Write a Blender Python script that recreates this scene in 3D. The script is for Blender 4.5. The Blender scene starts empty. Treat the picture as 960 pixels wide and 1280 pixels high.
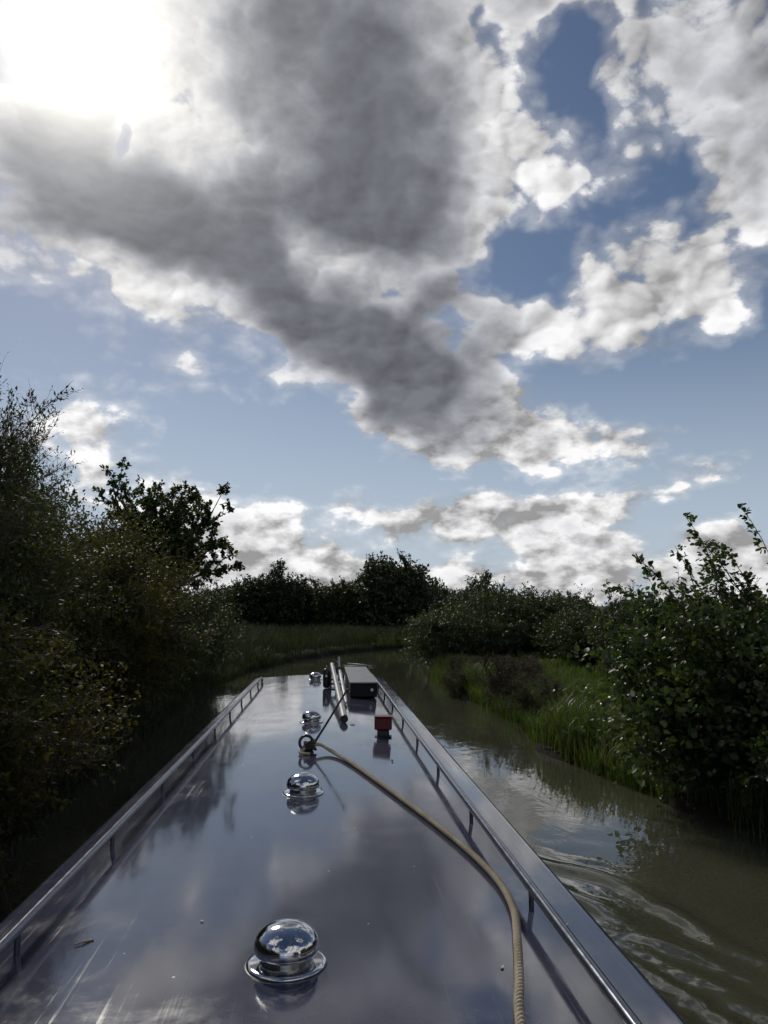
import bpy, math, random
import numpy as np
from mathutils import Vector, Matrix, Euler
C = bpy.context.scene
COL = C.collection
R = math.radians
rng = np.random.default_rng(7)
random.seed(7)

# ------------------------------------------------------------------ helpers
def tag(o, label=None, cat=None, group=None, kind=None):
    if label: o['label'] = label
    if cat: o['category'] = cat
    if group: o['group'] = group
    if kind: o['kind'] = kind
    return o

def empty(name, loc=(0, 0, 0), label=None, cat=None, group=None):
    o = bpy.data.objects.new(name, None)
    o.empty_display_size = .1
    COL.objects.link(o); o.location = loc
    return tag(o, label, cat, group)

def np_mesh(name, V, faces, mat, smooth=False, mats=None):
    """faces: list of (M,k) int arrays"""
    me = bpy.data.meshes.new(name)
    V = np.asarray(V, dtype=np.float32)
    me.vertices.add(len(V)); me.vertices.foreach_set('co', V.ravel())
    faces = [np.asarray(f, dtype=np.int32) for f in faces if len(f)]
    loops = np.concatenate([f.ravel() for f in faces])
    tot = np.concatenate([np.full(len(f), f.shape[1], dtype=np.int32) for f in faces])
    start = np.concatenate([[0], np.cumsum(tot)[:-1]]).astype(np.int32)
    me.loops.add(len(loops)); me.loops.foreach_set('vertex_index', loops)
    me.polygons.add(len(tot)); me.polygons.foreach_set('loop_start', start)
    me.polygons.foreach_set('loop_total', tot)
    if smooth: me.polygons.foreach_set('use_smooth', np.ones(len(tot), dtype=bool))
    me.update(calc_edges=True); me.validate()
    me.materials.append(mat)
    return me

def obj(name, V, faces, mat, parent=None, smooth=False, loc=(0, 0, 0)):
    me = V if isinstance(V, bpy.types.Mesh) else np_mesh(name, V, faces, mat, smooth)
    o = bpy.data.objects.new(name, me); COL.objects.link(o)
    o.location = loc
    if parent: o.parent = parent
    return o

class MB:
    """collects quads / tris of simple shapes into one mesh"""
    def __init__(s): s.v = []; s.q = []; s.t = []; s.n = 0
    def add(s, V, Q=(), T=()):
        V = np.asarray(V, float)
        if len(Q): s.q.append(np.asarray(Q) + s.n)
        if len(T): s.t.append(np.asarray(T) + s.n)
        s.v.append(V); s.n += len(V); return s
    def box(s, c, d, rot=None, bev=.0):
        # bevelled box
        hx, hy, hz = [k / 2 for k in d]; b = min(bev, hx * .9, hy * .9, hz * .9)
        if b <= 0:
            V = np.array([(x, y, z) for x in (-hx, hx) for y in (-hy, hy) for z in (-hz, hz)])
            Q = [(0, 1, 3, 2), (4, 6, 7, 5), (0, 4, 5, 1), (2, 3, 7, 6), (0, 2, 6, 4), (1, 5, 7, 3)]; T = []
        else:
            V = []; idx = {}
            for i, x in enumerate((-1, 1)):
                for j, y in enumerate((-1, 1)):
                    for k, z in enumerate((-1, 1)):
                        for a, p in enumerate(((hx, hy - b, hz - b), (hx - b, hy, hz - b), (hx - b, hy - b, hz))):
                            idx[i, j, k, a] = len(V); V.append((x * p[0], y * p[1], z * p[2]))
            Q = []; T = []; g = lambda i, j, k, a: idx[i, j, k, a]
            for e in (0, 1):
                Q.append((g(e,0,0,0), g(e,1,0,0), g(e,1,1,0), g(e,0,1,0)))
                Q.append((g(0,e,0,1), g(1,e,0,1), g(1,e,1,1), g(0,e,1,1)))
                Q.append((g(0,0,e,2), g(1,0,e,2), g(1,1,e,2), g(0,1,e,2)))
                for f in (0, 1):
                    Q.append((g(e,f,0,0), g(e,f,1,0), g(e,f,1,1), g(e,f,0,1)))
                    Q.append((g(e,0,f,0), g(e,1,f,0), g(e,1,f,2), g(e,0,f,2)))
                    Q.append((g(0,e,f,1), g(1,e,f,1), g(1,e,f,2), g(0,e,f,2)))
                    for h in (0, 1): T.append((g(e,f,h,0), g(e,f,h,1), g(e,f,h,2)))
            V = np.array(V)
        if rot is not None: V = V @ np.array(Euler(rot).to_matrix()).T
        return s.add(V + np.array(c), Q, T)
    def lathe(s, prof, c=(0, 0, 0), n=48, caps=True):
        prof = np.array(prof, float); m = len(prof); a = np.linspace(0, 2 * np.pi, n, endpoint=False)
        V = np.stack([prof[:, 0][:, None] * np.cos(a), prof[:, 0][:, None] * np.sin(a), np.repeat(prof[:, 1][:, None], n, 1)], -1).reshape(-1, 3)
        i, j = np.meshgrid(np.arange(m - 1), np.arange(n), indexing='ij'); j2 = (j + 1) % n
        Q = np.stack([i * n + j, i * n + j2, (i + 1) * n + j2, (i + 1) * n + j], -1).reshape(-1, 4)
        return s.add(V + np.array(c), Q)
    def tube(s, P, r, n=12, cap=True):
        P = np.array(P, float); m = len(P); r = np.broadcast_to(np.asarray(r, float), (m,))
        T = np.gradient(P, axis=0); T /= np.linalg.norm(T, axis=1)[:, None] + 1e-9
        up = np.array((0, 0, 1.)) if abs(T[0][2]) < .9 else np.array((1., 0, 0))
        N = np.zeros_like(P); nn = np.cross(T[0], up); nn /= np.linalg.norm(nn)
        for i in range(m):
            nn = nn - T[i] * nn.dot(T[i]); nn /= np.linalg.norm(nn); N[i] = nn
        B = np.cross(T, N); a = np.linspace(0, 2 * np.pi, n, endpoint=False)
        V = P[:, None] + r[:, None, None] * (N[:, None] * np.cos(a)[None, :, None] + B[:, None] * np.sin(a)[None, :, None])
        V = V.reshape(-1, 3)
        i, j = np.meshgrid(np.arange(m - 1), np.arange(n), indexing='ij'); j2 = (j + 1) % n
        Q = np.stack([i * n + j, (i + 1) * n + j, (i + 1) * n + j2, i * n + j2], -1).reshape(-1, 4)
        T_ = []
        if cap:
            V = np.vstack([V, P[0], P[-1]]); k = m * n
            T_ = [(k, j, (j + 1) % n) for j in range(n)] + [(k + 1, (m - 1) * n + (j + 1) % n, (m - 1) * n + j) for j in range(n)]
        return s.add(V, Q, T_)
    def build(s, name, mat, parent=None, smooth=False, loc=(0, 0, 0), sharp=None):
        f = []
        if s.q: f.append(np.concatenate(s.q))
        if s.t: f.append(np.concatenate(s.t))
        o = obj(name, np.concatenate(s.v), f, mat, parent, smooth, loc)
        if smooth and sharp: o.data.set_sharp_from_angle(angle=R(sharp))
        return o

def spline(pts, n):
    P = np.array(pts, float); m = len(P); out = []
    Pe = np.vstack([2 * P[0] - P[1], P, 2 * P[-1] - P[-2]])
    for i in range(m - 1):
        a, b, c, d = Pe[i:i + 4]
        for t in np.linspace(0, 1, n, endpoint=False):
            out.append(.5 * ((2 * b) + (-a + c) * t + (2 * a - 5 * b + 4 * c - d) * t * t + (-a + 3 * b - 3 * c + d) * t ** 3))
    out.append(P[-1]); return np.array(out)

# ------------------------------------------------------------------ materials
class NT:
    def __init__(s, tree): s.t = tree; s.n = tree.nodes; s.l = tree.links
    def new(s, typ, ins=None, **kw):
        n = s.n.new(typ)
        for k, v in kw.items(): setattr(n, k, v)
        for k, v in (ins or {}).items(): s.set(n.inputs[k], v)
        return n
    def set(s, sock, v):
        if isinstance(v, bpy.types.NodeSocket): s.l.new(v, sock)
        else: sock.default_value = v
    def math(s, op, a, b=None, c=None, clamp=False):
        n = s.n.new('ShaderNodeMath'); n.operation = op; n.use_clamp = clamp
        for i, v in enumerate((a, b, c)):
            if v is not None: s.set(n.inputs[i], v)
        return n.outputs[0]
    def vmath(s, op, a, b=None, out=0, scale=None):
        n = s.n.new('ShaderNodeVectorMath'); n.operation = op
        for i, v in enumerate((a, b)):
            if v is not None: s.set(n.inputs[i], v)
        if scale is not None: s.set(n.inputs['Scale'], scale)
        return n.outputs[out]
    def ramp(s, v, a, b, lo=0., hi=1., smooth=True):
        n = s.n.new('ShaderNodeMapRange'); n.interpolation_type = 'SMOOTHSTEP' if smooth else 'LINEAR'
        for k, q in zip(('Value', 'From Min', 'From Max', 'To Min', 'To Max'), (v, a, b, lo, hi)): s.set(n.inputs[k], q)
        return n.outputs[0]
    def mix(s, f, a, b, typ='MIX'):
        n = s.n.new('ShaderNodeMix'); n.data_type = 'RGBA'; n.blend_type = typ
        s.set(n.inputs[0], f); s.set(n.inputs[6], a); s.set(n.inputs[7], b)
        return n.outputs[2]
    def noise(s, vec, scale, detail=3, rough=.5, dist=0., out=0, typ='FBM'):
        n = s.n.new('ShaderNodeTexNoise'); n.noise_type = typ
        if vec is not None: s.set(n.inputs['Vector'], vec)
        s.set(n.inputs['Scale'], scale); s.set(n.inputs['Detail'], detail); s.set(n.inputs['Roughness'], rough); s.set(n.inputs['Distortion'], dist)
        return n.outputs[out]

def newmat(name):
    m = bpy.data.materials.new(name); m.use_nodes = True
    nt = NT(m.node_tree); b = m.node_tree.nodes['Principled BSDF']
    return m, nt, b

def c4(c): return (c[0], c[1], c[2], 1.)

def simple(name, col, rough=.5, metal=0., var=.15, scale=12, bump=.0, ior=1.5, coat=0.):
    m, nt, b = newmat(name)
    tc = nt.new('ShaderNodeTexCoord').outputs['Object']
    n = nt.noise(tc, scale, 5, .6)
    k = nt.ramp(n, .3, .7, 1 - var, 1 + var, False)
    col_ = nt.vmath('SCALE', c4(col)[:3], scale=k)
    nt.set(b.inputs['Base Color'], col_)
    nt.set(b.inputs['Roughness'], nt.ramp(n, .3, .7, rough * .8, min(1, rough * 1.25), False))
    b.inputs['Metallic'].default_value = metal; b.inputs['IOR'].default_value = ior
    b.inputs['Coat Weight'].default_value = coat
    if bump:
        bp = nt.new('ShaderNodeBump', {'Strength': 1., 'Distance': bump, 'Height': n})
        nt.set(b.inputs['Normal'], bp.outputs[0])
    return m

def leafmat(name, c1, c2, c3, trans=.35, rough=.42, spec=.5, mixs=1.):
    m, nt, b = newmat(name)
    geo = nt.new('ShaderNodeNewGeometry')
    rnd = geo.outputs['Random Per Island']
    tc = nt.new('ShaderNodeTexCoord').outputs['Object']
    n = nt.noise(tc, 1.3 * mixs, 3, .6)
    f = nt.ramp(n, .42, .62)
    col = nt.mix(f, c4(c1), c4(c2))
    col = nt.mix(nt.ramp(rnd, .8, 1.0), col, c4(c3))
    k = nt.ramp(nt.noise(tc, 23, 1, .5), .3, .7, .7, 1.3, False)
    col = nt.vmath('SCALE', col, scale=k)
    nt.set(b.inputs['Base Color'], col)
    b.inputs['Roughness'].default_value = rough
    b.inputs['Specular IOR Level'].default_value = spec
    tr = nt.new('ShaderNodeBsdfTranslucent')
    nt.set(tr.inputs['Color'], nt.vmath('MULTIPLY', col, (1.5, 1.6, .7)))
    mx = nt.new('ShaderNodeMixShader', {0: trans, 1: b.outputs[0], 2: tr.outputs[0]})
    nt.l.new(mx.outputs[0], nt.n['Material Output'].inputs['Surface'])
    return m

M_bark = simple('bark', (.06, .05, .038), .85, 0, .4, 30, .004)
M_bark2 = simple('grey_bark', (.085, .075, .062), .85, 0, .4, 30, .004)
M_willow = leafmat('willow_leaf', (.038, .048, .022), (.055, .062, .026), (.12, .10, .03), .3, .55, .25)
M_thorn = leafmat('hawthorn_leaf', (.04, .045, .018), (.075, .065, .02), (.16, .12, .025), .35, .55, .22)
M_oak = leafmat('oak_leaf', (.035, .058, .022), (.05, .075, .024), (.09, .10, .03), .3)
M_hazel = leafmat('hazel_leaf', (.040, .070, .024), (.065, .10, .03), (.10, .11, .03), .33, .40, .5)
M_far = leafmat('far_leaf', (.034, .047, .022), (.045, .060, .026), (.06, .07, .03), .2, .5, .4)
M_mid = leafmat('mid_leaf', (.034, .052, .020), (.048, .068, .024), (.08, .085, .034), .25, .5, .3)
M_weed = leafmat('dead_weed', (.075, .06, .04), (.05, .055, .028), (.13, .10, .06), .2, .7, .3)

# ------------------------------------------------------------------ plants
def unit(a): return a / (np.linalg.norm(a, axis=-1, keepdims=True) + 1e-9)

def curves(P0, P1, P2, t):
    return ((1 - t) ** 2)[..., None] * P0 + (2 * t * (1 - t))[..., None] * P1 + (t * t)[..., None] * P2

def tubes(P0, P1, P2, r0, r1, K, S):
    N = len(P0); t = np.linspace(0, 1, K + 1)
    P = np.stack([curves(P0, P1, P2, np.full(N, s)) for s in t], 1)     # N,K+1,3
    T = unit(np.gradient(P, axis=1))
    ref = np.where(np.abs(T[..., 2:3]) > .9, np.array((1., 0, 0)), np.array((0, 0, 1.)))
    A = unit(np.cross(T, ref)); B = np.cross(T, A)
    r = r0[:, None] * (1 - t) + r1[:, None] * t
    a = np.linspace(0, 2 * np.pi, S, endpoint=False)
    V = P[:, :, None] + r[:, :, None, None] * (A[:, :, None] * np.cos(a)[:, None] + B[:, :, None] * np.sin(a)[:, None])
    n, i, j = np.meshgrid(np.arange(N), np.arange(K), np.arange(S), indexing='ij')
    b = n * (K + 1) * S; j2 = (j + 1) % S
    Q = np.stack([b + i * S + j, b + (i + 1) * S + j, b + (i + 1) * S + j2, b + i * S + j2], -1).reshape(-1, 4)
    return V.reshape(-1, 3), Q

def leaf_mesh(P, D, Nn, L, W, shape='diamond', rg=rng):
    N = len(P); D = unit(D); S = unit(np.cross(D, Nn)); U = np.cross(S, D)
    L = np.broadcast_to(L, (N,)); W = np.broadcast_to(W, (N,))
    if shape == 'diamond':
        T = np.array([(0, 0, 0), (.5, -.5, .12), (1, 0, 0), (.5, .5, .12)])
        F = np.array([(0, 1, 2), (0, 2, 3)])
    elif shape == 'quad':
        T = np.array([(0, 0, 0), (.5, -.5, .1), (1, 0, -.1), (.45, .5, .1)])
        F = np.array([(0, 1, 2, 3)])
    else:   # round, six corners with a fold
        T = np.array([(0, 0, 0), (.22, -.42, .10), (.72, -.42, .08), (1, 0, -.10), (.72, .42, .08), (.22, .42, .10)])
        F = np.array([(0, 1, 2, 3), (0, 3, 4, 5)])
    k = len(T)
    V = P[:, None] + L[:, None, None] * T[None, :, 0:1] * D[:, None] + W[:, None, None] * T[None, :, 1:2] * S[:, None] + W[:, None, None] * T[None, :, 2:3] * U[:, None]
    Fc = (np.arange(N)[:, None, None] * k + F[None]).reshape(-1, F.shape[1])
    return V.reshape(-1, 3), Fc

def rdir(rg, n): return unit(rg.normal(size=(n, 3)))

def make_plant(name, H, Rx, Ry, limbs=10, branches=12, twigs=8, per=10, L=.05, W=.03, twig=.4, br=.35,
               leafm=None, barkm=None, seed=1, trunk=.0, trunk_r=.05, shape='diamond', zmin=.05, gnarl=.3, up=.5,
               shoots=(), shell=.35, low=.0, clump=0., fill=0, fillz=.85, stems_spread=.3, crown_z=.55, cz=.5, brr=1.):
    """a woody plant in its own local frame (base at the origin): returns (trunk mesh, crown mesh)"""
    rg = np.random.default_rng(seed)
    # limbs
    d = rdir(rg, limbs); d[:, 2] = d[:, 2] * .9 + low
    rad = shell + (1 - shell) * rg.random(limbs) ** .5
    lump = 1 + .22 * np.sin(3 * np.arctan2(d[:, 1], d[:, 0]) + seed) + .15 * rg.normal(size=limbs)
    tip = d * np.array((Rx, Ry, H * cz)) * (rad * np.clip(lump, .6, 1.2))[:, None] + np.array((0, 0, H * crown_z))
    tip[:, :2] *= .84; tip[:, 2] *= .93
    tip[:, 2] = np.clip(tip[:, 2], .15 * H * .5, H * .97)
    if trunk > 0:
        f = rg.random(limbs)
        base = np.stack([rg.normal(size=limbs) * .02, rg.normal(size=limbs) * .02, trunk * (.55 + .6 * f)], 1)
    else:
        base = np.stack([rg.normal(size=limbs) * stems_spread * Rx * .5, rg.normal(size=limbs) * stems_spread * Ry * .5, np.zeros(limbs) - .15], 1)
    mid = base * .45 + tip * .55 + rg.normal(size=(limbs, 3)) * gnarl * .25 * np.array((Rx, Ry, H * .3)); mid[:, 2] += up * .25 * H * (tip[:, 2] / H)
    if len(shoots):
        sb = np.array([s[0] for s in shoots]); st = np.array([s[1] for s in shoots])
        sm = (sb + st) / 2 + np.array([s[2] for s in shoots])
        base = np.vstack([base, sb]); tip = np.vstack([tip, st]); mid = np.vstack([mid, sm])
    nl = len(base)
    VV = []; QQ = []; off = 0
    def addt(a, b, c, r0, r1, K, S):
        nonlocal off
        V, Q = tubes(a, b, c, r0, r1, K, S); VV.append(V); QQ.append(Q + off); off += len(V)
    lr = np.full(nl, trunk_r * (.55 if trunk > 0 else .5))
    if nl > limbs: lr[limbs:] = .008
    addt(base, mid, tip, lr, lr * .3, 7, 6)
    if trunk > 0:
        a = np.array([[0, 0, -.2], ]); c = np.array([[0.03, 0, trunk * 1.25]]); b = np.array([[.05, .03, trunk * .5]])
        addt(a, b, c, np.array([trunk_r]), np.array([trunk_r * .6]), 8, 10)
    # branches
    n = limbs * branches; pi = np.repeat(np.arange(limbs), branches)
    t = .22 + .78 * rg.random(n) ** .8
    B0 = curves(base[pi], mid[pi], tip[pi], t)
    ax = np.array((0, 0, H * .4)); out = unit(B0 - ax)
    Ld = unit(tip[pi] - mid[pi])
    dr = unit(.55 * rdir(rg, n) + .45 * out + .35 * Ld + np.array((0, 0, up * .45)))
    ln = br * (Rx + H * .5) * (.45 + .75 * rg.random(n)) * .8
    B2 = B0 + dr * ln[:, None]; B1 = (B0 + B2) / 2 + rdir(rg, n) * ln[:, None] * .14
    B2[:, 2] = np.maximum(B2[:, 2], zmin)
    addt(B0, B1, B2, np.full(n, trunk_r * .16 * brr + .002), np.full(n, .003 * brr), 4, 4)
    # twigs
    m = n * twigs; pj = np.repeat(np.arange(n), twigs)
    t = .15 + .85 * rg.random(m) ** .7
    T0 = curves(B0[pj], B1[pj], B2[pj], t)
    bd = unit(B2[pj] - B0[pj])
    dr = unit(.6 * rdir(rg, m) + .5 * bd + np.array((0, 0, up * .5)))
    ln = twig * (.4 + .8 * rg.random(m))
    T2 = T0 + dr * ln[:, None]; T1 = (T0 + T2) / 2 + rdir(rg, m) * ln[:, None] * .12
    if nl > limbs:   # leafy shoots carry leaves themselves
        sh = np.arange(limbs, nl); rep = 14
        q = np.repeat(sh, rep); tt = np.tile(np.linspace(.25, .97, rep), len(sh))
        S0 = curves(base[q], mid[q], tip[q], tt); sd = unit(unit(tip[q] - mid[q]) * .5 + rdir(rg, len(q)) * .8); sl = .13 * (1.15 - tt * .6)
        T0 = np.vstack([T0, S0]); T2 = np.vstack([T2, S0 + sd * sl[:, None]]); T1 = np.vstack([T1, S0 + sd * sl[:, None] * .5])
        m = len(T0)
    ok = (T2[:, 2] > zmin); T0, T1, T2 = T0[ok], T1[ok], T2[ok]; m = len(T0)
    addt(T0, T1, T2, np.full(m, .0032 * brr), np.full(m, .0012 * brr), 2, 3)
    tm = np_mesh(name + '_trunk', np.concatenate(VV), [np.concatenate(QQ)], barkm, True)
    # leaves
    k = m * per; pk = np.repeat(np.arange(m), per)
    if clump > 0: t = 1 - clump * rg.random(k)
    else: t = .12 + .9 * rg.random(k)
    P = curves(T0[pk], T1[pk], T2[pk], t)
    td = unit(T2[pk] - T0[pk])
    D = unit(td * .45 + rdir(rg, k) * .75 + np.array((0, 0, -.12)))
    P = P + rdir(rg, k) * L * .25
    Nn = unit(rdir(rg, k) * .7 + np.array((0, 0, 1.)))
    s = (.55 + .6 * rg.random(k))
    s = s.copy()
    if fill:
        d = rdir(rg, fill); lump = 1 + .20 * np.sin(3 * np.arctan2(d[:, 1], d[:, 0]) + seed) + .12 * np.sin(7 * d[:, 2] * 3 + 5 * d[:, 0] + seed) + .10 * np.sin(9 * d[:, 0] + 11 * d[:, 1])
        Pf = d * np.array((Rx, Ry, H * cz * fillz)) * (.35 + .60 * rg.random(fill) ** .6)[:, None] * lump[:, None]; Pf[:, 2] += H * crown_z * fillz
        P = np.vstack([P, Pf]); D = np.vstack([D, rdir(rg, fill)]); Nn = np.vstack([Nn, unit(rdir(rg, fill) * .8 + np.array((0, 0, .8)))]); s = np.concatenate([s, .7 + .8 * rg.random(fill)])
    ok = P[:, 2] > zmin
    V, F = leaf_mesh(P[ok], D[ok], Nn[ok], L * s[ok], W * s[ok], shape)
    cm = np_mesh(name + '_crown', V, [F], leafm, False)
    return tm, cm

NLEAF = 0
def place(name, meshes, loc, rz, label, cat, group=None, sc=1.):
    global NLEAF
    r = empty(name, loc, label, cat, group)
    r.rotation_euler = (0, 0, rz); r.scale = (sc,) * 3 if not hasattr(sc, '__len__') else sc
    a = bpy.data.objects.new('trunk', meshes[0]); b = bpy.data.objects.new('crown', meshes[1])
    for o in (a, b): COL.objects.link(o); o.parent = r
    NLEAF += len(meshes[1].polygons)
    return r

# ------------------------------------------------------------------ terrain + water
LB = np.array([(-40, -3.3), (0, -3.0), (6, -2.75), (10, -2.9), (16, -3.1), (22, -3.1), (28, -2.6), (32, -1.6), (36, -.4), (40, 1.2), (44, 3.6), (50, 8.5), (60, 18), (80, 40), (200, 180)])
RB = np.array([(-40, 4.4), (0, 4.4), (7, 4.25), (9.4, 3.85), (12, 3.45), (14, 3.8), (18, 3.7), (20, 3.6), (25, 3.6), (30, 4.7), (36, 7.5), (42, 11.5), (50, 18), (60, 30), (80, 54), (200, 196)])
def vn(x, y, f, s=0.):
    return (np.sin(x * f * 1.3 + s + 1.7 * np.sin(y * f * .9 + s)) * np.cos(y * f * 1.1 - s + 1.3 * np.sin(x * f * .7)))
def ground_z(x, y):
    l = np.interp(y, LB[:, 0], LB[:, 1]) + .18 * vn(y, y * .3, 1.1, 1) + .08 * vn(y, x * 0, 3.1)
    r = np.interp(y, RB[:, 0], RB[:, 1]) + .18 * vn(y, y * .3, 1.2, 4) + .08 * vn(y, x * 0, 2.7, 2)
    sl = np.clip((np.interp(y + 1, LB[:, 0], LB[:, 1]) - np.interp(y - 1, LB[:, 0], LB[:, 1])) / 2, -3, 3)
    d = np.maximum(l - x, x - r) / np.sqrt(1 + sl * sl)     # >0 on land
    s = np.clip(d / .55 + .35, 0, 1); s = s * s * (3 - 2 * s)
    s2 = np.clip((-d) / .9, 0, 1)
    z = -.12 + s * .45 - s2 * .9
    land = np.clip(d / 4, 0, 1)
    z = z + land * (.10 + .06 * vn(x, y, .6) + .03 * vn(x, y, 2.1, 3)) + np.clip(d, 0, 1) * .02 * vn(x, y, 5, 1)
    rr = np.hypot(x, y)
    z = z + np.clip((rr - 90) / 700, 0, 1) ** 1.2 * 7 * np.clip(d / 10, 0, 1) * (1 + .35 * vn(x, y, .006, 2))
    return z
def axis(fine, a, b, lim, g=1.13):
    c = list(np.arange(a, b + 1e-6, fine)); st = fine
    lo, hi = c[0], c[-1]; L_, H_ = [], []
    while hi < lim: st *= g; hi += st; H_.append(hi)
    st = fine
    while lo > -lim: st *= g; lo -= st; L_.append(lo)
    return np.array(L_[::-1] + c + H_)
def grid(xs, ys, zf):
    X, Y = np.meshgrid(xs, ys, indexing='ij'); Z = zf(X, Y)
    V = np.stack([X, Y, Z], -1).reshape(-1, 3); ny = len(ys)
    i, j = np.meshgrid(np.arange(len(xs) - 1), np.arange(ny - 1), indexing='ij')
    Q = np.stack([i * ny + j, (i + 1) * ny + j, (i + 1) * ny + j + 1, i * ny + j + 1], -1).reshape(-1, 4)
    return V, Q

mg, nt, b = newmat('ground_soil_grass')
tc = nt.new('ShaderNodeTexCoord').outputs['Object']
n1 = nt.noise(tc, .35, 5, .6); n2 = nt.noise(tc, 9, 5, .7); n3 = nt.noise(tc, .06, 3, .5)
col = nt.mix(nt.ramp(n1, .4, .62), (.035, .05, .018, 1), (.055, .07, .022, 1))
col = nt.mix(nt.ramp(n2, .5, .72), col, (.06, .05, .03, 1))
col = nt.mix(nt.ramp(n3, .45, .6), col, (.045, .065, .02, 1))
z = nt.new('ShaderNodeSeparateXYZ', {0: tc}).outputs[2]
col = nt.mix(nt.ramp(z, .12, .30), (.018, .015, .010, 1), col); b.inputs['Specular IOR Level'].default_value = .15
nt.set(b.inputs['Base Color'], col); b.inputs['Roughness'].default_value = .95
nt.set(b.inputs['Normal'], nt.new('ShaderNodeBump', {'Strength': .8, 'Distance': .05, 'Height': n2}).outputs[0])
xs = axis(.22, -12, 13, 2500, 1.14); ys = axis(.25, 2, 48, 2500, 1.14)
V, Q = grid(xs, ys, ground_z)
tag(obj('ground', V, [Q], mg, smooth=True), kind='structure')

# water: wake crests as real displaced ridges
CR = [  # polylines (x,y), amplitude, width
    ([(1.0, 7.9), (1.5, 7.25), (1.97, 6.68), (2.25, 6.38), (2.42, 6.05), (2.53, 5.6), (2.63, 5.04), (2.73, 4.75), (2.9, 4.1), (3.2, 3.2)], .030, .095),
    ([(1.0, 7.2), (1.5, 6.6), (1.96, 5.93), (2.09, 5.50), (2.22, 5.14), (2.41, 4.86), (2.61, 4.51), (2.85, 4.0), (3.1, 3.3)], .022, .10),
    ([(1.0, 6.6), (1.55, 5.95), (1.93, 5.36), (2.06, 5.02), (2.18, 4.80), (2.32, 4.50), (2.45, 4.15), (2.7, 3.5)], .014, .07),
    ([(1.0, 6.0), (1.6, 5.35), (1.96, 4.86), (2.08, 4.48), (2.18, 4.14), (2.4, 3.5)], .020, .05),
    ([(1.0, 5.3), (1.5, 4.9), (1.8, 4.5), (1.95, 4.1), (2.1, 3.6)], .02, .05)]
CRP = []
def polydist(X, Y, P):
    P = np.array(P); best = np.full(X.shape, 1e9); sd = np.zeros(X.shape); al = np.zeros(X.shape); acc = 0; sl = 0
    for a, c in zip(P[:-1], P[1:]):
        ab = c - a; L2 = ab.dot(ab); t = np.clip(((X - a[0]) * ab[0] + (Y - a[1]) * ab[1]) / L2, 0, 1)
        dx = X - a[0] - t * ab[0]; dy = Y - a[1] - t * ab[1]; d = np.hypot(dx, dy)
        s = np.sign(ab[0] * dy - ab[1] * dx); k = d < best
        best = np.where(k, d, best); sd = np.where(k, d * s, sd); al = np.where(k, acc + t * math.sqrt(L2), al); acc += math.sqrt(L2)
    return sd, al / acc
def water_z(X, Y):
    Z = np.zeros(X.shape); near = (X > .6) & (X < 6) & (Y > 0) & (Y < 12)
    x, y = X[near], Y[near]; z = np.zeros(x.shape)
    for P, A, w in CR:
        xs_, ys_ = zip(*P); P2 = spline(P, 5)
        sd, al = polydist(x, y, P2)
        sd = sd + .022 * vn(x, y, 5, A * 100) + .006 * vn(x, y, 15, A * 70)
        A2 = A * np.clip(1.25 - al * .8, 0, 1) * (.75 + .25 * vn(x, y, 3.1, A * 300))
        z += A2 * (np.exp(-(sd / w) ** 2) * 1.0 - .55 * np.exp(-((sd + w * 1.7) / (w * 1.1)) ** 2) - .4 * np.exp(-((sd - w * 1.8) / (w * 1.2)) ** 2))
    chop = np.clip((5.6 - y) / 1.2, 0, 1) * np.clip((2.5 - x) / .6, 0, 1)
    z += chop * (.006 * vn(x, y, 11, 1) + .004 * vn(x, y, 23, 2))
    z += .0028 * np.clip((8 - y) / 3, 0, 1) * vn(x, y, 6, 5)
    Z[near] = z
    return Z
xs = axis(.018, 1.0, 3.3, 70, 1.22); ys = axis(.024, 2.6, 8.0, 120, 1.16)
V, Q = grid(xs, ys, water_z)
mw, nt, b = newmat('murky_canal_water')
tc = nt.new('ShaderNodeTexCoord').outputs['Object']
b.inputs['IOR'].default_value = 1.5; b.inputs['Roughness'].default_value = .02
n0 = nt.noise(tc, .5, 3, .5)
nt.set(b.inputs['Base Color'], nt.mix(nt.ramp(n0, .3, .7), (.052, .054, .034, 1), (.068, .069, .046, 1)))
sc_ = nt.vmath('MULTIPLY', tc, (1., .55, 1.))
r1 = nt.noise(sc_, 3.2, 3, .55, .4); r2 = nt.noise(sc_, 14, 2, .5, .3); r3 = nt.noise(tc, .35, 2, .5)
h = nt.math('ADD', nt.math('MULTIPLY', r1, .6), nt.math('MULTIPLY', r2, .10))
h = nt.math('MULTIPLY', h, nt.ramp(r3, .35, .65, .35, 1.1))
nt.set(b.inputs['Normal'], nt.new('ShaderNodeBump', {'Strength': 1., 'Distance': .011, 'Height': h}).outputs[0])
tag(obj('canal_water', V, [Q], mw, smooth=True), kind='structure')

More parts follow.
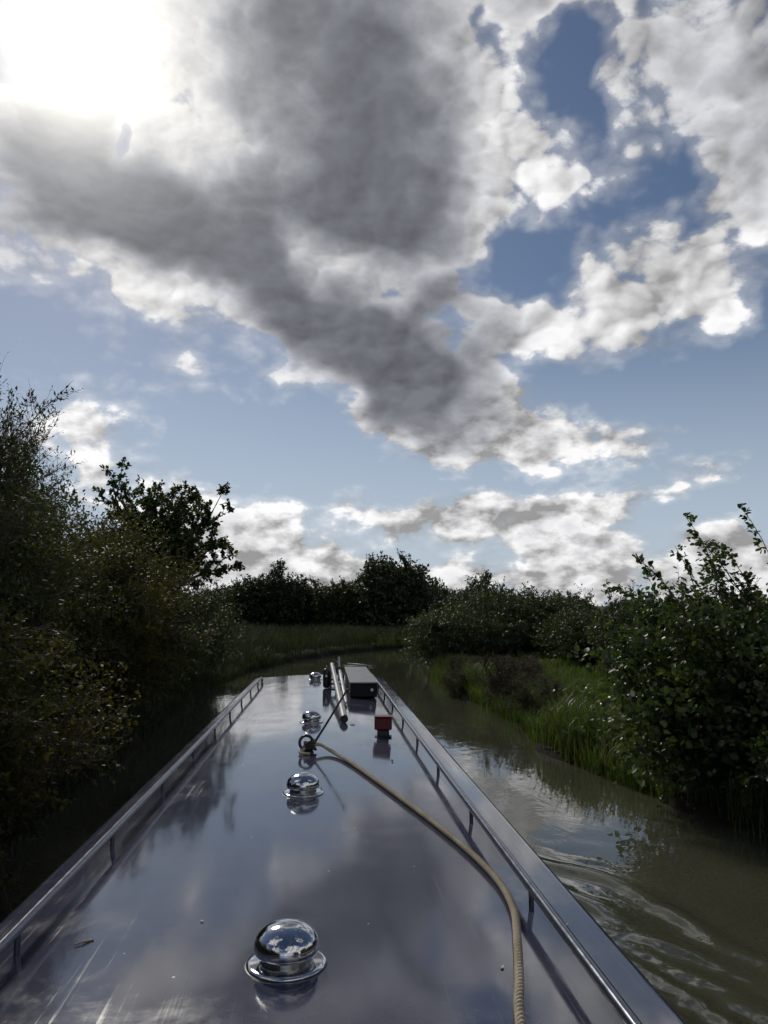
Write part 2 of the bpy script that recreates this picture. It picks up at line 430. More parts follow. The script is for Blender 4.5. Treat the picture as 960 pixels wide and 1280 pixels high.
# ------------------------------------------------------------------ grass, reeds
def blades(name, X, Y, Hh, wd, mat, lean=.35, z=None, rg=rng, kind=True):
    N = len(X); Z = ground_z(X, Y) if z is None else z
    a = rg.random(N) * 6.283; d = np.stack([np.cos(a), np.sin(a), 0 * a], -1)
    wv = np.stack([-np.sin(a + rg.normal(size=N) * .5), np.cos(a), 0 * a], -1); wv = unit(wv)
    l = (lean * (.3 + rg.random(N)))[:, None] * d
    B = np.stack([X, Y, Z - .03], -1); up = np.array((0, 0, 1.)); Hc = Hh[:, None]
    p1 = B + Hc * (.42 * up + .10 * l); p2 = B + Hc * (.78 * up + .45 * l); p3 = B + Hc * (.96 * up + 1.0 * l)
    w = (wd if hasattr(wd, '__len__') else np.full(N, wd))[:, None] * wv * .5
    V = np.stack([B - w, B + w, p1 + w * .9, p1 - w * .9, p2 + w * .6, p2 - w * .6, p3], 1)
    i = np.arange(N)[:, None] * 7
    Q = np.concatenate([i + np.array([0, 1, 2, 3]), i + np.array([3, 2, 4, 5])]); T = i + np.array([5, 4, 6])
    o = obj(name, V.reshape(-1, 3), [Q, T], mat)
    return o
M_grass = leafmat('grass_blade', (.055, .092, .020), (.078, .12, .026), (.12, .12, .04), .42, .5, .3)
M_sedge = leafmat('sedge_blade', (.055, .095, .022), (.085, .12, .03), (.12, .12, .04), .38, .4, .5)
M_reed = leafmat('reed_blade', (.028, .042, .015), (.038, .046, .019), (.058, .040, .022), .18, .6, .3, .25)
def landpts(n, x0, x1, y0, y1, dmin=.12, cond=None, thin=0.):
    x = x0 + (x1 - x0) * rng.random(n); y = y0 + (y1 - y0) * rng.random(n)
    ok = ground_z(x, y) > dmin
    if cond is not None: ok &= cond(x, y)
    return x[ok], y[ok]
x, y = landpts(60000, 3, 9, 4, 24)
tag(blades('towpath_grass', x, y, .10 + .22 * rng.random(len(x)) * (1 + .6 * vn(x, y, 1.1)) + .02, .009, M_grass, .5),
    'short tufted green grass covering the towpath bank at right', 'grass', kind='stuff')
x, y = landpts(60000, 3, 16, 22, 60)
tag(blades('meadow_grass', x, y, .15 + .25 * rng.random(len(x)), .025, M_grass, .5),
    'rough green grass on the towpath side farther ahead, below the hedge', 'grass', kind='stuff')
# sedge fringe along the right water's edge
n = 16000; y = 5 + 30 * rng.random(n); r = np.interp(y, RB[:, 0], RB[:, 1])
x = r - .14 + np.abs(rng.normal(size=n)) * .42; k = (vn(x, y, 1.3, 2) + .5 * vn(x, y, 3.3) > -.15) | (rng.random(n) < .45); k &= (y > 8.5) | (rng.random(n) < .25)
x, y = x[k], y[k]
tag(blades('sedge', x, y, .22 + .38 * rng.random(len(x)), .016, M_sedge, .55, z=np.maximum(ground_z(x, y), -.05)),
    'long bright green sedge leaves fringing the right waterline', 'sedge', kind='stuff')
n = 5000; y = 4 + 28 * rng.random(n); l = np.interp(y, LB[:, 0], LB[:, 1]); x = l + .12 - np.abs(rng.normal(size=n)) * .5
tag(blades('bank_grass', x, y, .2 + .35 * rng.random(n), .014, M_reed, .6, z=np.maximum(ground_z(x, y), -.05)),
    'long grass hanging over the left waterline under the bushes', 'grass', kind='stuff')
# reeds on the far bend
x, y = landpts(70000, -14, 14, 26, 62, cond=lambda x, y: (x < np.interp(y, LB[:, 0], LB[:, 1]) + .1))
tag(blades('reed_bed', x, y, (.35 + .6 * rng.random(len(x))) * (.6 + .4 * np.clip((y - 28) / 8, 0, 1)) * (1 + .3 * vn(x, y, .5, 1)), .03, M_reed, .4),
    'brownish green reeds and rushes filling the bend of the canal ahead', 'reeds', kind='stuff')
x, y = landpts(3500, -4.5, -1.5, 27.5, 31, cond=lambda x, y: (x < np.interp(y, LB[:, 0], LB[:, 1]) + .1))
tag(blades('mown_grass_patch', x, y, .1 + .15 * rng.random(len(x)), .03, M_sedge, .4),
    'small patch of brighter short grass at the left waterside beyond the bow', 'grass', kind='stuff')

# ------------------------------------------------------------------ woody plants
GZ = lambda x, y: float(ground_z(np.array([x]), np.array([y]))[0])
def P3(x, y, dz=-.02): return (x, y, GZ(x, y) + dz)
# left bank
w1 = make_plant('willow', 4.3, 2.3, 2.2, 46, 14, 11, 14, .058, .019, .48, .26, M_willow, M_bark2, 11, fill=90000, fillz=.86, trunk_r=.05, up=.9, low=.15, zmin=.0, shell=.25, crown_z=.5, cz=.52)
place('goat_willow', w1, P3(-4.75, 8.9), 0, 'tall twiggy willow with narrow leaves nearest the boat on the left bank', 'shrub', sc=1.07)
w2 = make_plant('bramble', 2.5, 1.75, 2.0, 40, 13, 10, 11, .045, .026, .34, .28, M_thorn, M_bark, 12, fill=50000, trunk_r=.035, up=.35, low=.0, zmin=-.25, crown_z=.45)
place('bramble_bush', w2, P3(-3.45, 5.7), 0, 'low dark bush overhanging the water close beside the left handrail', 'shrub')
w3 = make_plant('hawthorn', 3.6, 2.0, 2.1, 42, 13, 10, 13, .052, .030, .36, .26, M_thorn, M_bark, 13, fill=50000, trunk_r=.05, up=.5, zmin=-.2, low=.05, shell=.3, crown_z=.5, cz=.52)
place('hawthorn_bush', w3, P3(-4.35, 13.2), .4, 'hawthorn bush with yellowing leaves leaning over water below the oak', 'shrub', sc=1.1)
w4 = make_plant('blackthorn', 3.2, 1.7, 1.9, 32, 12, 9, 11, .065, .036, .36, .28, M_mid, M_bark, 14, fill=30000, trunk_r=.045, up=.5, zmin=-.1, crown_z=.5)
place('blackthorn_bush', w4, P3(-4.4, 17.2), 0, 'dark green bush between the yellowing hawthorn and the oak trunk', 'shrub')
place('blackthorn_bush', w4, P3(-3.9, 20.0), 1.0, 'small dark bush at the waterside in front of the oak trunk', 'shrub', sc=.66)
place('blackthorn_bush', w4, P3(-4.3, 23.2), 2.1, 'dark rounded bush right of the oak at the left waterside', 'shrub', sc=.95)
place('blackthorn_bush', w4, P3(-5.0, 28.5), 4.0, 'small dark bush at the far end of the left bank row', 'shrub', sc=.72)
w5 = make_plant('elder', 4.2, 2.3, 2.3, 34, 12, 9, 10, .075, .036, .42, .26, M_willow, M_bark2, 15, fill=22000, trunk_r=.05, up=.7, crown_z=.5)
place('elder_bush', w5, P3(-7.6, 12.5), 0, 'big leafy bush behind the willow and hawthorn on the left bank', 'shrub', sc=1.15)
place('elder_bush', w5, P3(-7.3, 18.5), 2.5, 'tall bush standing behind the oak on the left bank', 'shrub', sc=.95)
place('elder_bush', w5, P3(-8.2, 6.0), 4.5, 'tall bush at left edge of view behind the twiggy willow', 'shrub', sc=1.0)
oak = make_plant('oak', 5.6, 1.7, 1.8, 28, 8, 7, 17, .10, .068, .27, .2, M_oak, M_bark, 21, trunk=2.2, trunk_r=.13, up=.5, shape='round', clump=.7, shell=.45, crown_z=.66, cz=.36, zmin=1.2, gnarl=.6)
place('oak_tree', oak, P3(-4.2, 20.4), .0, 'young oak with open clumped crown rising above the left bank bushes', 'tree', sc=1.06)

# right bank, near
sh = [((-.9, .0, 1.2), (-1.4, -.2, 2.75), (.25, 0, .2)), ((-.4, .1, 1.3), (-1.2, -.3, 2.5), (.2, 0, .3)),
      ((-1.1, -.1, 1.0), (-1.95, -.2, 2.30), (.15, 0, .25)), ((-1.2, 0, 1.2), (-2.3, -.1, 2.02), (.1, 0, .28)),
      ((-.2, .0, 1.4), (-.85, -.3, 2.85), (.2, 0, .2)), ((.3, 0, 1.4), (-.5, -.4, 2.65), (.1, 0, .3)),
      ((-1.0, .4, 1.2), (-1.75, .3, 2.35), (.2, 0, .2)), ((0, .5, 1.4), (.2, .5, 2.6), (.1, 0, .2)), ((-.8, .5, 1.1), (-1.15, .6, 2.5), (.1, 0, .2))]
h1 = make_plant('hazel', 2.3, 2.05, 1.95, 52, 12, 10, 8, .062, .052, .28, .28, M_hazel, M_bark, 31, fill=22000, trunk_r=.04, up=.45, shape='round', zmin=-.34, shoots=sh, crown_z=.42, cz=.56, low=.0)
place('hazel_bush', h1, P3(5.25, 8.0), 0, 'broad round-leaved hazel with tall leafy shoots filling the right edge of view', 'shrub')
h2 = make_plant('hazel_b', 2.4, 1.7, 1.8, 36, 11, 9, 7, .07, .060, .26, .30, M_hazel, M_bark, 32, fill=22000, trunk_r=.04, up=.5, shape='round', zmin=-.3, crown_z=.45, cz=.52)
place('hazel_bush', h2, P3(6.2, 5.3), 0, 'hazel bush just off the right edge, nearer than the one with tall shoots', 'shrub')
place('hazel_bush', h2, P3(7.5, 10.6), 2.3, 'round-leaved hazel set back from the water behind the tall-shooted one', 'shrub', sc=.85)
# out-of-view bushes, added to give the chrome vents dark reflections
for (m_, x, y, rz, s, lb) in [(w5, -6.0, -3.0, 1, 1.1, 'tall bush added behind viewer on the left bank, mirrored in the nearest vent'), (w5, -6.5, -9.5, 3, 1.2, 'farther bush added behind viewer on the left bank, mirrored in the vents'),
                              (w5, 7.5, -1.5, 5, 1.0, 'tall bush added behind viewer on the right bank, mirrored in the nearest vent'), (h2, 6.9, 2.0, 1, 1.1, 'round-leaved bush added beside the stern on the right bank, outside the view'), (w5, 7.5, -9, 2, 1.2, 'farther bush added behind viewer on the right bank, mirrored in the vents'), (w2, -4.3, 1.6, 2, 1.25, 'low bramble added beside the stern on the left bank, outside the view')]:
    place('added_bush', m_, P3(x, y), rz, lb, 'shrub', sc=s)
# hedge along the towpath
hd = [make_plant('hedge%d' % i, 2.0, 1.75, 1.75, 26, 10, 8, 9, .075, .045, .28, .28, M_mid, M_bark, 41 + i, fill=26000, trunk_r=.035, up=.4, crown_z=.5, cz=.45, low=.1) for i in range(3)]
hl = ['second', 'third', 'fourth', 'fifth', 'sixth', 'seventh', 'eighth', 'ninth']
hp = [(8.9, 13.5), (8.8, 16.3), (8.7, 19.2), (8.6, 22.2), (8.7, 25.3), (8.9, 28.5), (9.4, 32), (10.2, 35.5), (11.4, 39.5)]
for i, (x, y) in enumerate(hp):
    lb = 'nearest bush of the dark hedge behind the towpath grass' if i == 0 else '%s bush from the near end of the dark towpath hedge' % hl[i - 1]
    place('hedge_bush', hd[i % 3], P3(x, y), i * 1.7, lb, 'hedge bush', 'bushes forming the towpath hedge', sc=(1.05, 1.05, 1.02 + .16 * ((i * 7) % 4) / 3))
# right bank, middle distance
m1 = make_plant('sallow', 2.25, 2.0, 2.1, 36, 11, 9, 10, .09, .040, .36, .28, M_mid, M_bark2, 51, fill=30000, trunk_r=.04, up=.5, zmin=-.2, crown_z=.48, cz=.5)
place('sallow_bush', m1, P3(4.9, 26.5), 0, 'wide dark willow bush drooping to the water right of the bow', 'shrub')
place('sallow_bush', m1, P3(7.0, 30.0), 2.0, 'taller grey-green bush behind the one drooping to the water', 'shrub', sc=1.35)
place('sallow_bush', m1, P3(6.6, 36.0), 4.1, 'dark bush on the inside of the bend beyond the drooping willow', 'shrub', sc=1.35)
place('sallow_bush', m1, P3(9.8, 44.0), 1.0, 'dense bush below the domed tree right of centre', 'shrub', sc=1.5)
wd = make_plant('weeds', .85, .7, .7, 46, 6, 6, 6, .04, .016, .16, .28, M_weed, M_bark, 61, trunk_r=.008, up=.7, zmin=-.05, crown_z=.5)
for (x, y, rz, s, lb) in [(4.1, 16.6, 0, 1.2, 'brown seeding weed clump at the right waterline beyond the red box'), (4.8, 18.6, 2, .9, 'brown weed clump behind the nearest brown clump on the right bank'), (4.0, 14.3, 4, .9, 'low brown weed clump among sedge at right waterline'), (3.45, 19.5, 3, .8, 'small brown weed clump on the low point where the right bank juts out'), (3.95, 21.5, 1, .9, 'weed clump beside bright sedge tuft below the drooping willow')]:
    place('weed_clump', wd, P3(x, y), rz, lb, 'weeds', 'brown weed clumps along the right bank', sc=s)
# far trees
M_far2 = leafmat('far_leaf_olive', (.045, .058, .022), (.060, .072, .028), (.08, .075, .03), .25, .5, .3); M_far3 = leafmat('far_leaf_dark', (.026, .040, .020), (.034, .050, .024), (.05, .06, .03), .2, .5, .3)
ft = [make_plant('far%d' % i, 5.0, 2.4, 2.4, 40, 9, 7, 8, .19, .13, .5, .24, (M_far, M_far2, M_far3)[i], M_bark, 71 + i, fill=14000, trunk=1.0, trunk_r=.14, up=.6, shape='quad', crown_z=.52, cz=.5, zmin=.1, low=.05, brr=2) for i in range(3)]
FT = [(-8.4, 63, .76, 'leftmost low tree of the row across the bend'), (-6.6, 61, .86, 'second tree from the left in the row across the bend'),
      (-3.9, 60, 1.04, 'tree with slightly raised pointed top in the row across the bend'), (-1.4, 63, .90, 'pale broad tree right of the pointed one across the bend'),
      (1.0, 61, .86, 'round tree just left of the tallest far tree'), (3.0, 64, .95, 'tree touching the left side of the tallest far tree'),
      (5.4, 60, 1.27, 'tallest domed tree standing centre right beyond the bow'), (8.9, 64, .86, 'lower tree at the right foot of the tallest far tree'),
      (9.4, 47, 1.02, 'domed tree right of centre above the dark bushes'), (13.0, 50, .93, 'tree right of the domed one above the dark bushes'),
      (16.8, 56, .90, 'small crown above the hedge line right of the domed tree'), (-13.2, 66, .60, 'low bushy tree seen through the gap right of the oak')]
for i, (x, y, s, lb) in enumerate(FT):
    place('field_tree', ft[i % 3], P3(x, y), i * 2.1, lb, 'tree', 'trees beyond the canal bend', sc=(s * (1.05 if i != 6 else 1.0), s, s))
DT = [(24, 88, .68), (31, 95, .78), (39, 100, .70), (48, 96, .75), (58, 104, .8), (20, 98, .72), (70, 100, .8), (-24, 95, .7), (-34, 90, .8), (-46, 95, .8), (-60, 90, .9), (84, 92, .85)]
for i, (x, y, s) in enumerate(DT):
    side = 'right' if x > 0 else 'left'
    o = place('distant_tree', ft[(i + 1) % 3], P3(x, y), i * 1.3, 'distant hedgerow tree on the skyline far off to the ' + side, 'tree', 'distant hedgerow trees to the ' + side, sc=s)

# ------------------------------------------------------------------ narrowboat
Y0, Y1 = -1.2, 11.3
def roofz(x): return 1.205 - .048 * (abs(x) / .9) ** 2.2
mr, nt, b = newmat('navy_roof_paint')
tc = nt.new('ShaderNodeTexCoord').outputs['Object']
big = nt.noise(tc, .9, 4, .6, .5); st = nt.noise(nt.vmath('MULTIPLY', tc, (60., 1.1, 1.)), 1.6, 5, .6, .3)
sm = nt.noise(tc, 3.5, 6, .7, .3); sp = nt.noise(tc, 160, 2, .5)
xabs = nt.math('ABSOLUTE', nt.new('ShaderNodeSeparateXYZ', {0: tc}).outputs[0])
dirt = nt.math('MULTIPLY', nt.ramp(sm, .42, .75), nt.ramp(big, .3, .7))
streak = nt.math('MULTIPLY', nt.ramp(st, .56, .72), nt.ramp(xabs, .0, .7, .12, 1.))
sc1 = nt.noise(nt.vmath('MULTIPLY', nt.new('ShaderNodeMapping', {'Vector': tc, 'Rotation': (0, 0, .45)}).outputs[0], (170., 2.2, 1.)), 1., 2, .5, .2)
scr = nt.math('MULTIPLY', nt.ramp(sc1, .70, .73, 0., .55), nt.ramp(big, .45, .6))
streak = nt.math('MAXIMUM', streak, nt.math('MULTIPLY', scr, .7))
colr = nt.mix(nt.math('MULTIPLY', dirt, .5), (.046, .050, .080, 1), (.12, .12, .135, 1))
colr = nt.mix(nt.math('MULTIPLY', streak, .27), colr, (.17, .17, .19, 1))
vor = nt.new('ShaderNodeTexVoronoi', {'Vector': tc, 'Scale': 7.5, 'Randomness': 1.})
spk = nt.ramp(vor.outputs['Distance'], .022, .035, 1., 0.)
colr = nt.mix(spk, colr, nt.mix(nt.ramp(nt.new('ShaderNodeSeparateColor', {0: vor.outputs['Color']}).outputs[0], .4, .6), (.02, .018, .015, 1), (.35, .33, .28, 1)))
nt.set(b.inputs['Base Color'], colr)
rgh = nt.math('ADD', nt.ramp(dirt, 0, 1, .07, .22, False), nt.math('MULTIPLY', streak, .12))
rgh = nt.math('ADD', rgh, nt.math('MULTIPLY', spk, .5))
nt.set(b.inputs['Roughness'], rgh)
b.inputs['IOR'].default_value = 1.85
b.inputs['Metallic'].default_value = .0
wav = nt.noise(nt.vmath('MULTIPLY', tc, (1.6, .5, 1.)), 1.3, 2, .5)
seam = nt.ramp(nt.math('ABSOLUTE', nt.math('SUBTRACT', nt.math('PINGPONG', nt.math('ADD', nt.new('ShaderNodeSeparateXYZ', {0: tc}).outputs[1], 1.45), 1.96), .0)), 0., .03, 0., 1.)
hh = nt.math('ADD', nt.math('MULTIPLY', wav, 1.), nt.math('MULTIPLY', sp, .0012))
nt.set(b.inputs['Normal'], nt.new('ShaderNodeBump', {'Strength': 1., 'Distance': .006, 'Height': hh}).outputs[0])
M_roof = mr
M_side = simple('navy_side_paint', (.025, .035, .07), .18, 0, .15, 3, ior=1.6)
M_hull = simple('black_bitumen_hull', (.02, .02, .022), .5, 0, .3, 4)
M_railm = simple('painted_handrail', (.11, .12, .15), .22, .75, .15, 20)
M_chrome = simple('polished_steel', (.60, .60, .615), .05, 1., .12, 14)
M_collar = simple('dull_steel', (.32, .32, .31), .25, 1., .2, 15)
M_black = simple('black_rubber', (.018, .018, .02), .45, 0, .3, 25)
M_dark = simple('black_painted_metal', (.02, .022, .028), .3, 0, .2, 15)
M_red = simple('red_plastic', (.10, .008, .011), .45, 0, .15, 20)

boat = empty('narrowboat', (0, 5, 0), 'long navy narrowboat seen along its glossy roof, with chrome mushroom vents and handrails', 'narrowboat')
def bp(mb, name, mat, parent=boat, **k):
    o = mb.build(name, mat, None, **k)
    p = parent
    M = Matrix.Identity(4); q = p
    tot = Vector((0, 0, 0))
    while q is not None: tot += q.location; q = q.parent
    o.parent = p; o.location = Vector(o.location) - tot
    return o
# roof shell: cambered plate with rounded edges and rim
xs = np.concatenate([np.linspace(-.895, .895, 61)])
prof = [(x, roofz(x)) for x in xs]
ez = roofz(.895)
edge = [(.895 + .035 * math.sin(t), ez - .035 + .035 * math.cos(t)) for t in np.linspace(.15, 1.45, 6)]
edge += [(.935, ez - .07), (.92, ez - .075)]
full = [(-x, z) for x, z in edge[::-1]] + prof + edge
ysr = np.linspace(Y0, Y1, 120)
mb = MB(); fp = np.array(full)
V = np.stack([np.repeat(fp[:, 0][None], len(ysr), 0), np.repeat(ysr[:, None], len(fp), 1), np.repeat(fp[:, 1][None], len(ysr), 0)], -1)
# front rim drops a little
n_, m_ = len(ysr), len(fp)
i, j = np.meshgrid(np.arange(n_ - 1), np.arange(m_ - 1), indexing='ij')
Q = np.stack([i * m_ + j, i * m_ + j + 1, (i + 1) * m_ + j + 1, (i + 1) * m_ + j], -1).reshape(-1, 4)
mb.add(V.reshape(-1, 3), Q)
# closing lips at both ends
for k, s in ((0, -1), (n_ - 1, 1)):
    top = V[k]; A = top + np.array((0, s * .02, -.02)); B = top + np.array((0, s * .02, -.07))
    W = np.vstack([top, A, B]); jj = np.arange(m_ - 1)
    mb.add(W, np.concatenate([np.stack([jj, jj + 1, jj + 1 + m_, jj + m_], -1), np.stack([jj + m_, jj + 1 + m_, jj + 1 + 2 * m_, jj + 2 * m_], -1)]))
bp(mb, 'roof', M_roof, smooth=True)
# cabin sides (tumblehome), ends, hull
mb = MB()
for s in (-1, 1):
    q = [(s * .92, ez - .075), (s * .985, .52)]
    V = [(q[0][0], Y0, q[0][1]), (q[0][0], Y1, q[0][1]), (q[1][0], Y1, q[1][1]), (q[1][0], Y0, q[1][1])]
    mb.add(V, [(0, 1, 2, 3)])
for yy in (Y0, Y1):
    mb.add([(-.92, yy, ez - .075), (.92, yy, ez - .075), (.985, yy, .52), (-.985, yy, .52)], [(0, 1, 2, 3)])
    mb.add([(-.92, yy, ez - .075), (0, yy, ez - .02), (.92, yy, ez - .075)], T=[(0, 1, 2)])
bp(mb, 'cabin_side', M_side)
for s in (-1, 1):      # round brass-rimmed portholes along the cabin
    for yy in (1.2, 4.0, 6.8, 9.4):
        mb = MB(); mb.lathe([(0, .0), (.12, .0), (.12, .012), (.15, .016), (.165, .008), (.165, -.004)], n=32)
        v = mb.v[0]; v2 = np.stack([s * v[:, 2], v[:, 1] + yy, v[:, 0]], -1)
        xx = .928 + v2[:, 2] * -.147; v2[:, 0] = s * (xx + v[:, 2]); v2[:, 2] += .83; v2[:, 0] = s * (.92 + (ez - .075 - v2[:, 2]) * .116 + v[:, 2])
        mb.v[0] = v2; bp(mb, 'porthole', M_collar, smooth=True, sharp=40)
hy = np.array([-4.0, -3.8, -3.2, -2.4, 0, 11.5, 12.6, 13.4, 14.0, 14.4, 14.6]); hw = np.array([.15, .55, .9, 1.03, 1.04, 1.04, .96, .78, .5, .22, .04])
hz = np.array([.62, .6, .56, .53, .52, .52, .55, .60, .66, .72, .76])
P = []
for yy, w, zz in zip(hy, hw, hz):
    P.append([(-w * .94, yy, -.55), (-w, yy, .1), (-w, yy, zz), (w, yy, zz), (w, yy, .1), (w * .94, yy, -.55)])
V = np.array(P).reshape(-1, 3); i, j = np.meshgrid(np.arange(len(hy) - 1), np.arange(5), indexing='ij')
mb = MB(); mb.add(V, np.stack([i * 6 + j, (i + 1) * 6 + j, (i + 1) * 6 + j + 1, i * 6 + j + 1], -1).reshape(-1, 4))
bp(mb, 'hull', M_hull)
# handrails: flattened bar on short posts
def rail(s, start, step, yend):
    x = .722 if s > 0 else -.757; zr = roofz(x)
    top = zr + .070
    pts = [(x, Y0 + .1, top)] + [(x, y, top) for y in np.linspace(Y0 + .5, yend - .25, 24)] + [(x, yend - .1, top - .006), (x, yend - .02, top - .03), (x, yend, zr + .01)]
    m = MB(); m.tube(pts, .0155, 14)
    h = bp(m, 'handrail', M_railm, smooth=True, sharp=60)
    y = start
    while y > Y0 + step: y -= step
    while y < yend - .2:
        m = MB(); m.tube([(x, y, zr), (x, y, zr + .03), (x, y, top - .008)], .0085, 10)
        q = m.build('post', M_railm, None, True, sharp=40); q.parent = h; q.location = -(boat.location + h.location)
        y += step
    return h
rail(1, 2.5, 1.0, 11.0); rail(-1, 2.3, .95, 10.55)
# mushroom vents
def vent(x, y, sc):
    z = roofz(x)
    r = empty('mushroom_vent', (x, y, z)); r.parent = boat; r.location = Vector((x, y, z)) - boat.location
    r.scale = (sc, sc, sc * .86)
    m = MB(); m.lathe([(.060, .0125), (.094, .0105), (.1015, .0085), (.1045, .005), (.1045, .001), (.10, -.003)], n=64); f = m.build('flange', M_chrome, r, True, sharp=50)
    m = MB(); m.lathe([(.098, .0008), (.1065, .0008), (.108, .0), (.108, -.004)], n=48); m.build('sealant', M_black, r, True, sharp=50)
    m = MB(); m.lathe([(.070, .010), (.069, .045), (.062, .056)], n=64); m.build('collar', M_collar, r, True)
    m = MB(); m.lathe([(0.0001, .120), (.010, .1198), (.022, .1184), (.034, .1156), (.046, .1110), (.056, .1053), (.065, .098), (.073, .0895), (.0795, .0795), (.0838, .067), (.0858, .054), (.0850, .044), (.0820, .0365), (.0775, .0320), (.072, .0305), (.064, .033)], n=72)
    m.build('dome', M_chrome, r, True, sharp=80)
    return r
for x, y, sc in ((-.02, 2.12, .98), (-.03, 4.0, .96), (-.03, 6.5, .92), (-.05, 10.5, .95)): vent(x, y, sc)
# mooring ring with shackle plate
rx, ry = -.03, 5.12; rz = roofz(rx)
r0 = empty('roof_ring'); r0.parent = boat; r0.location = Vector((rx, ry, rz)) - boat.location
m = MB(); m.lathe([(.0001, .012), (.03, .012), (.036, .008), (.038, 0)], n=24); m.build('base_plate', M_dark, r0, True, sharp=40)
a = np.linspace(0, 2 * np.pi, 33); m = MB(); m.tube([(.042 * math.cos(t) - .012, .012 * math.sin(t), .062 + .042 * math.sin(t)) for t in a], .0095, 10, False)
m.build('ring', M_dark, r0, True)

# mooring rope: three laid strands, lies on the roof
rp2 = [(-.015, 5.10), (.05, 5.14), (.10, 5.08), (.16, 4.94), (.24, 4.68), (.38, 4.12), (.485, 3.68), (.565, 3.34), (.618, 3.08), (.652, 2.86), (.668, 2.66), (.655, 2.45), (.610, 2.23), (.557, 2.0), (.512, 1.82), (.46, 1.5), (.42, 1.0), (.40, .4), (.38, -.3)]
zs = [.05, .045, .028, .016] + [.0135] * 15
pts = spline([(x, y, roofz(x) + z) for (x, y), z in zip(rp2, zs)], 60)
seg = np.linalg.norm(np.diff(pts, axis=0), axis=1); s_ = np.concatenate([[0], np.cumsum(seg)])
ss = np.arange(0, s_[-1], .0045); pp = np.stack([np.interp(ss, s_, pts[:, k]) for k in range(3)], 1)
mrp, nt, b = newmat('rope_fibre')
tc = nt.new('ShaderNodeTexCoord').outputs['Object']
nn = nt.noise(tc, 300, 3, .6); n2 = nt.noise(tc, 9, 3, .6)
cr = nt.mix(nt.ramp(n2, .35, .65), (.50, .42, .29, 1), (.64, .56, .42, 1))
cr = nt.mix(nt.ramp(nn, .3, .7), nt.mix(.5, cr, (.12, .09, .06, 1)), cr)
nt.set(b.inputs['Base Color'], cr); b.inputs['Roughness'].default_value = .9
nt.set(b.inputs['Normal'], nt.new('ShaderNodeBump', {'Strength': .7, 'Distance': .001, 'Height': nn}).outputs[0])
M_cord = simple('dark_wet_cord', (.06, .05, .042), .8, 0, .5, 200)
def strands(pp, ss, rad, rr, pitch, name, parent=None, n=3, sides=8, mat=None):
    T = unit(np.gradient(pp, axis=0)); N = unit(np.cross(T, (0, 0, 1.))); B = np.cross(T, N)
    mb = MB()
    for k in range(n):
        ph = 2 * np.pi * (ss / pitch + k / n)
        mb.tube(pp + rad * (N * np.cos(ph)[:, None] + B * np.sin(ph)[:, None]), rr, sides)
    return mb.build(name, mat or mrp, parent, True)
rope = strands(pp, ss, .0070, .0056, .056, 'mooring_rope')
tag(rope, 'pale laid rope tied to the roof ring and trailing along the roof towards the viewer', 'rope')
# knot: loops round the ring base
th = np.linspace(0, 2 * np.pi * 3.2, 260)
kp = np.stack([rx + .012 + .030 * np.cos(th) + .006 * np.cos(2.3 * th), ry + .0 + .030 * np.sin(th), rz + .016 + th / 20 * .055 + .004 * np.sin(3 * th)], 1)
kk = strands(kp, np.arange(len(kp)) * .0025, .0045, .0052, .03, 'knot', None, 3, 6, M_cord); kk.parent = rope
tail = spline([(rx - .02, ry - .03, rz + .03), (rx - .05, ry - .05, rz + .014), (rx - .035, ry - .085, rz + .01), (rx + .01, ry - .10, rz + .01)], 20)
kk = strands(tail, np.arange(len(tail)) * .003, .0045, .0052, .03, 'rope_tail', None, 3, 6); kk.parent = rope

# thin rod tied at the ring, leaning up to the right
m = MB(); rb = np.array((rx + .02, ry - .005, rz + .03)); rt = np.array((.222, 5.28, rz + .375))
m.tube([rb, rb * .6 + rt * .4 + np.array((.004, 0, .002)), rt], [.0085, .0075, .0065], 10)
rod = m.build('mooring_hook_rod', M_black, smooth=True, sharp=50)
tag(rod, 'slim black rod leaning up to the right from the roped roof ring', 'rod')
m = MB(); a = np.linspace(-.3, 2.6, 14); d = unit(rt - rb)
m.tube([rt - d * .01 + np.array((.014 * (1 - math.cos(t)), 0, .014 * math.sin(t))) for t in a], .0045, 8); hk = m.build('hook', M_black, smooth=True); hk.parent = rod

# red box on black foot
bx, by = .505, 5.80; bz = roofz(bx)
rbx = empty('red_box', (bx, by, bz), 'small dark red box on narrow black foot, right side of roof', 'box')
rbx.rotation_euler = (0, 0, R(-4))
m = MB(); m.box((0, 0, .098), (.128, .105, .090), bev=.009); hb = m.build('housing', M_red, rbx, True, sharp=30)
m = MB(); m.box((0, 0, .004), (.125, .09, .008), bev=.003); m.box((0, 0, .03), (.088, .07, .048), bev=.006); m.build('foot', M_black, rbx, True, sharp=30)
m = MB(); m.box((0, 0, .1465), (.134, .111, .008), bev=.003); m.build('lid', M_red, rbx, True, sharp=30)

# long black box with grey board lid
M_board = simple('weathered_board', (.13, .135, .14), .42, 0, .25, 9, .0015)
lb_ = empty('roof_box', (.49, 9.5, roofz(.49) - .002), 'long black box with weathered grey lid lying by the right handrail near the bow', 'box')
m = MB(); m.box((0, 0, .083), (.285, 2.3, .138), bev=.006)
for yy in (-1.0, -.3, .4, 1.0): m.box((0, yy, .008), (.25, .05, .022), bev=.003)
m.build('box_body', simple('matt_black_paint', (.010, .011, .014), .6, 0, .2, 10, ior=1.35), lb_, True, sharp=30)
m = MB(); m.box((0, 0, .1605), (.30, 2.34, .016), bev=.004); m.build('lid', M_board, lb_, True, sharp=30)
m = MB(); m.lathe([(.0001, .014), (.010, .013), (.016, .008), (.018, 0)], n=20)
v = m.v[0]; m.v[0] = np.stack([v[:, 0] + .085, -1.151 - v[:, 2], v[:, 1] + .085], -1); m.build('catch', simple('white_knob', (.7, .7, .7), .3), lb_, True)

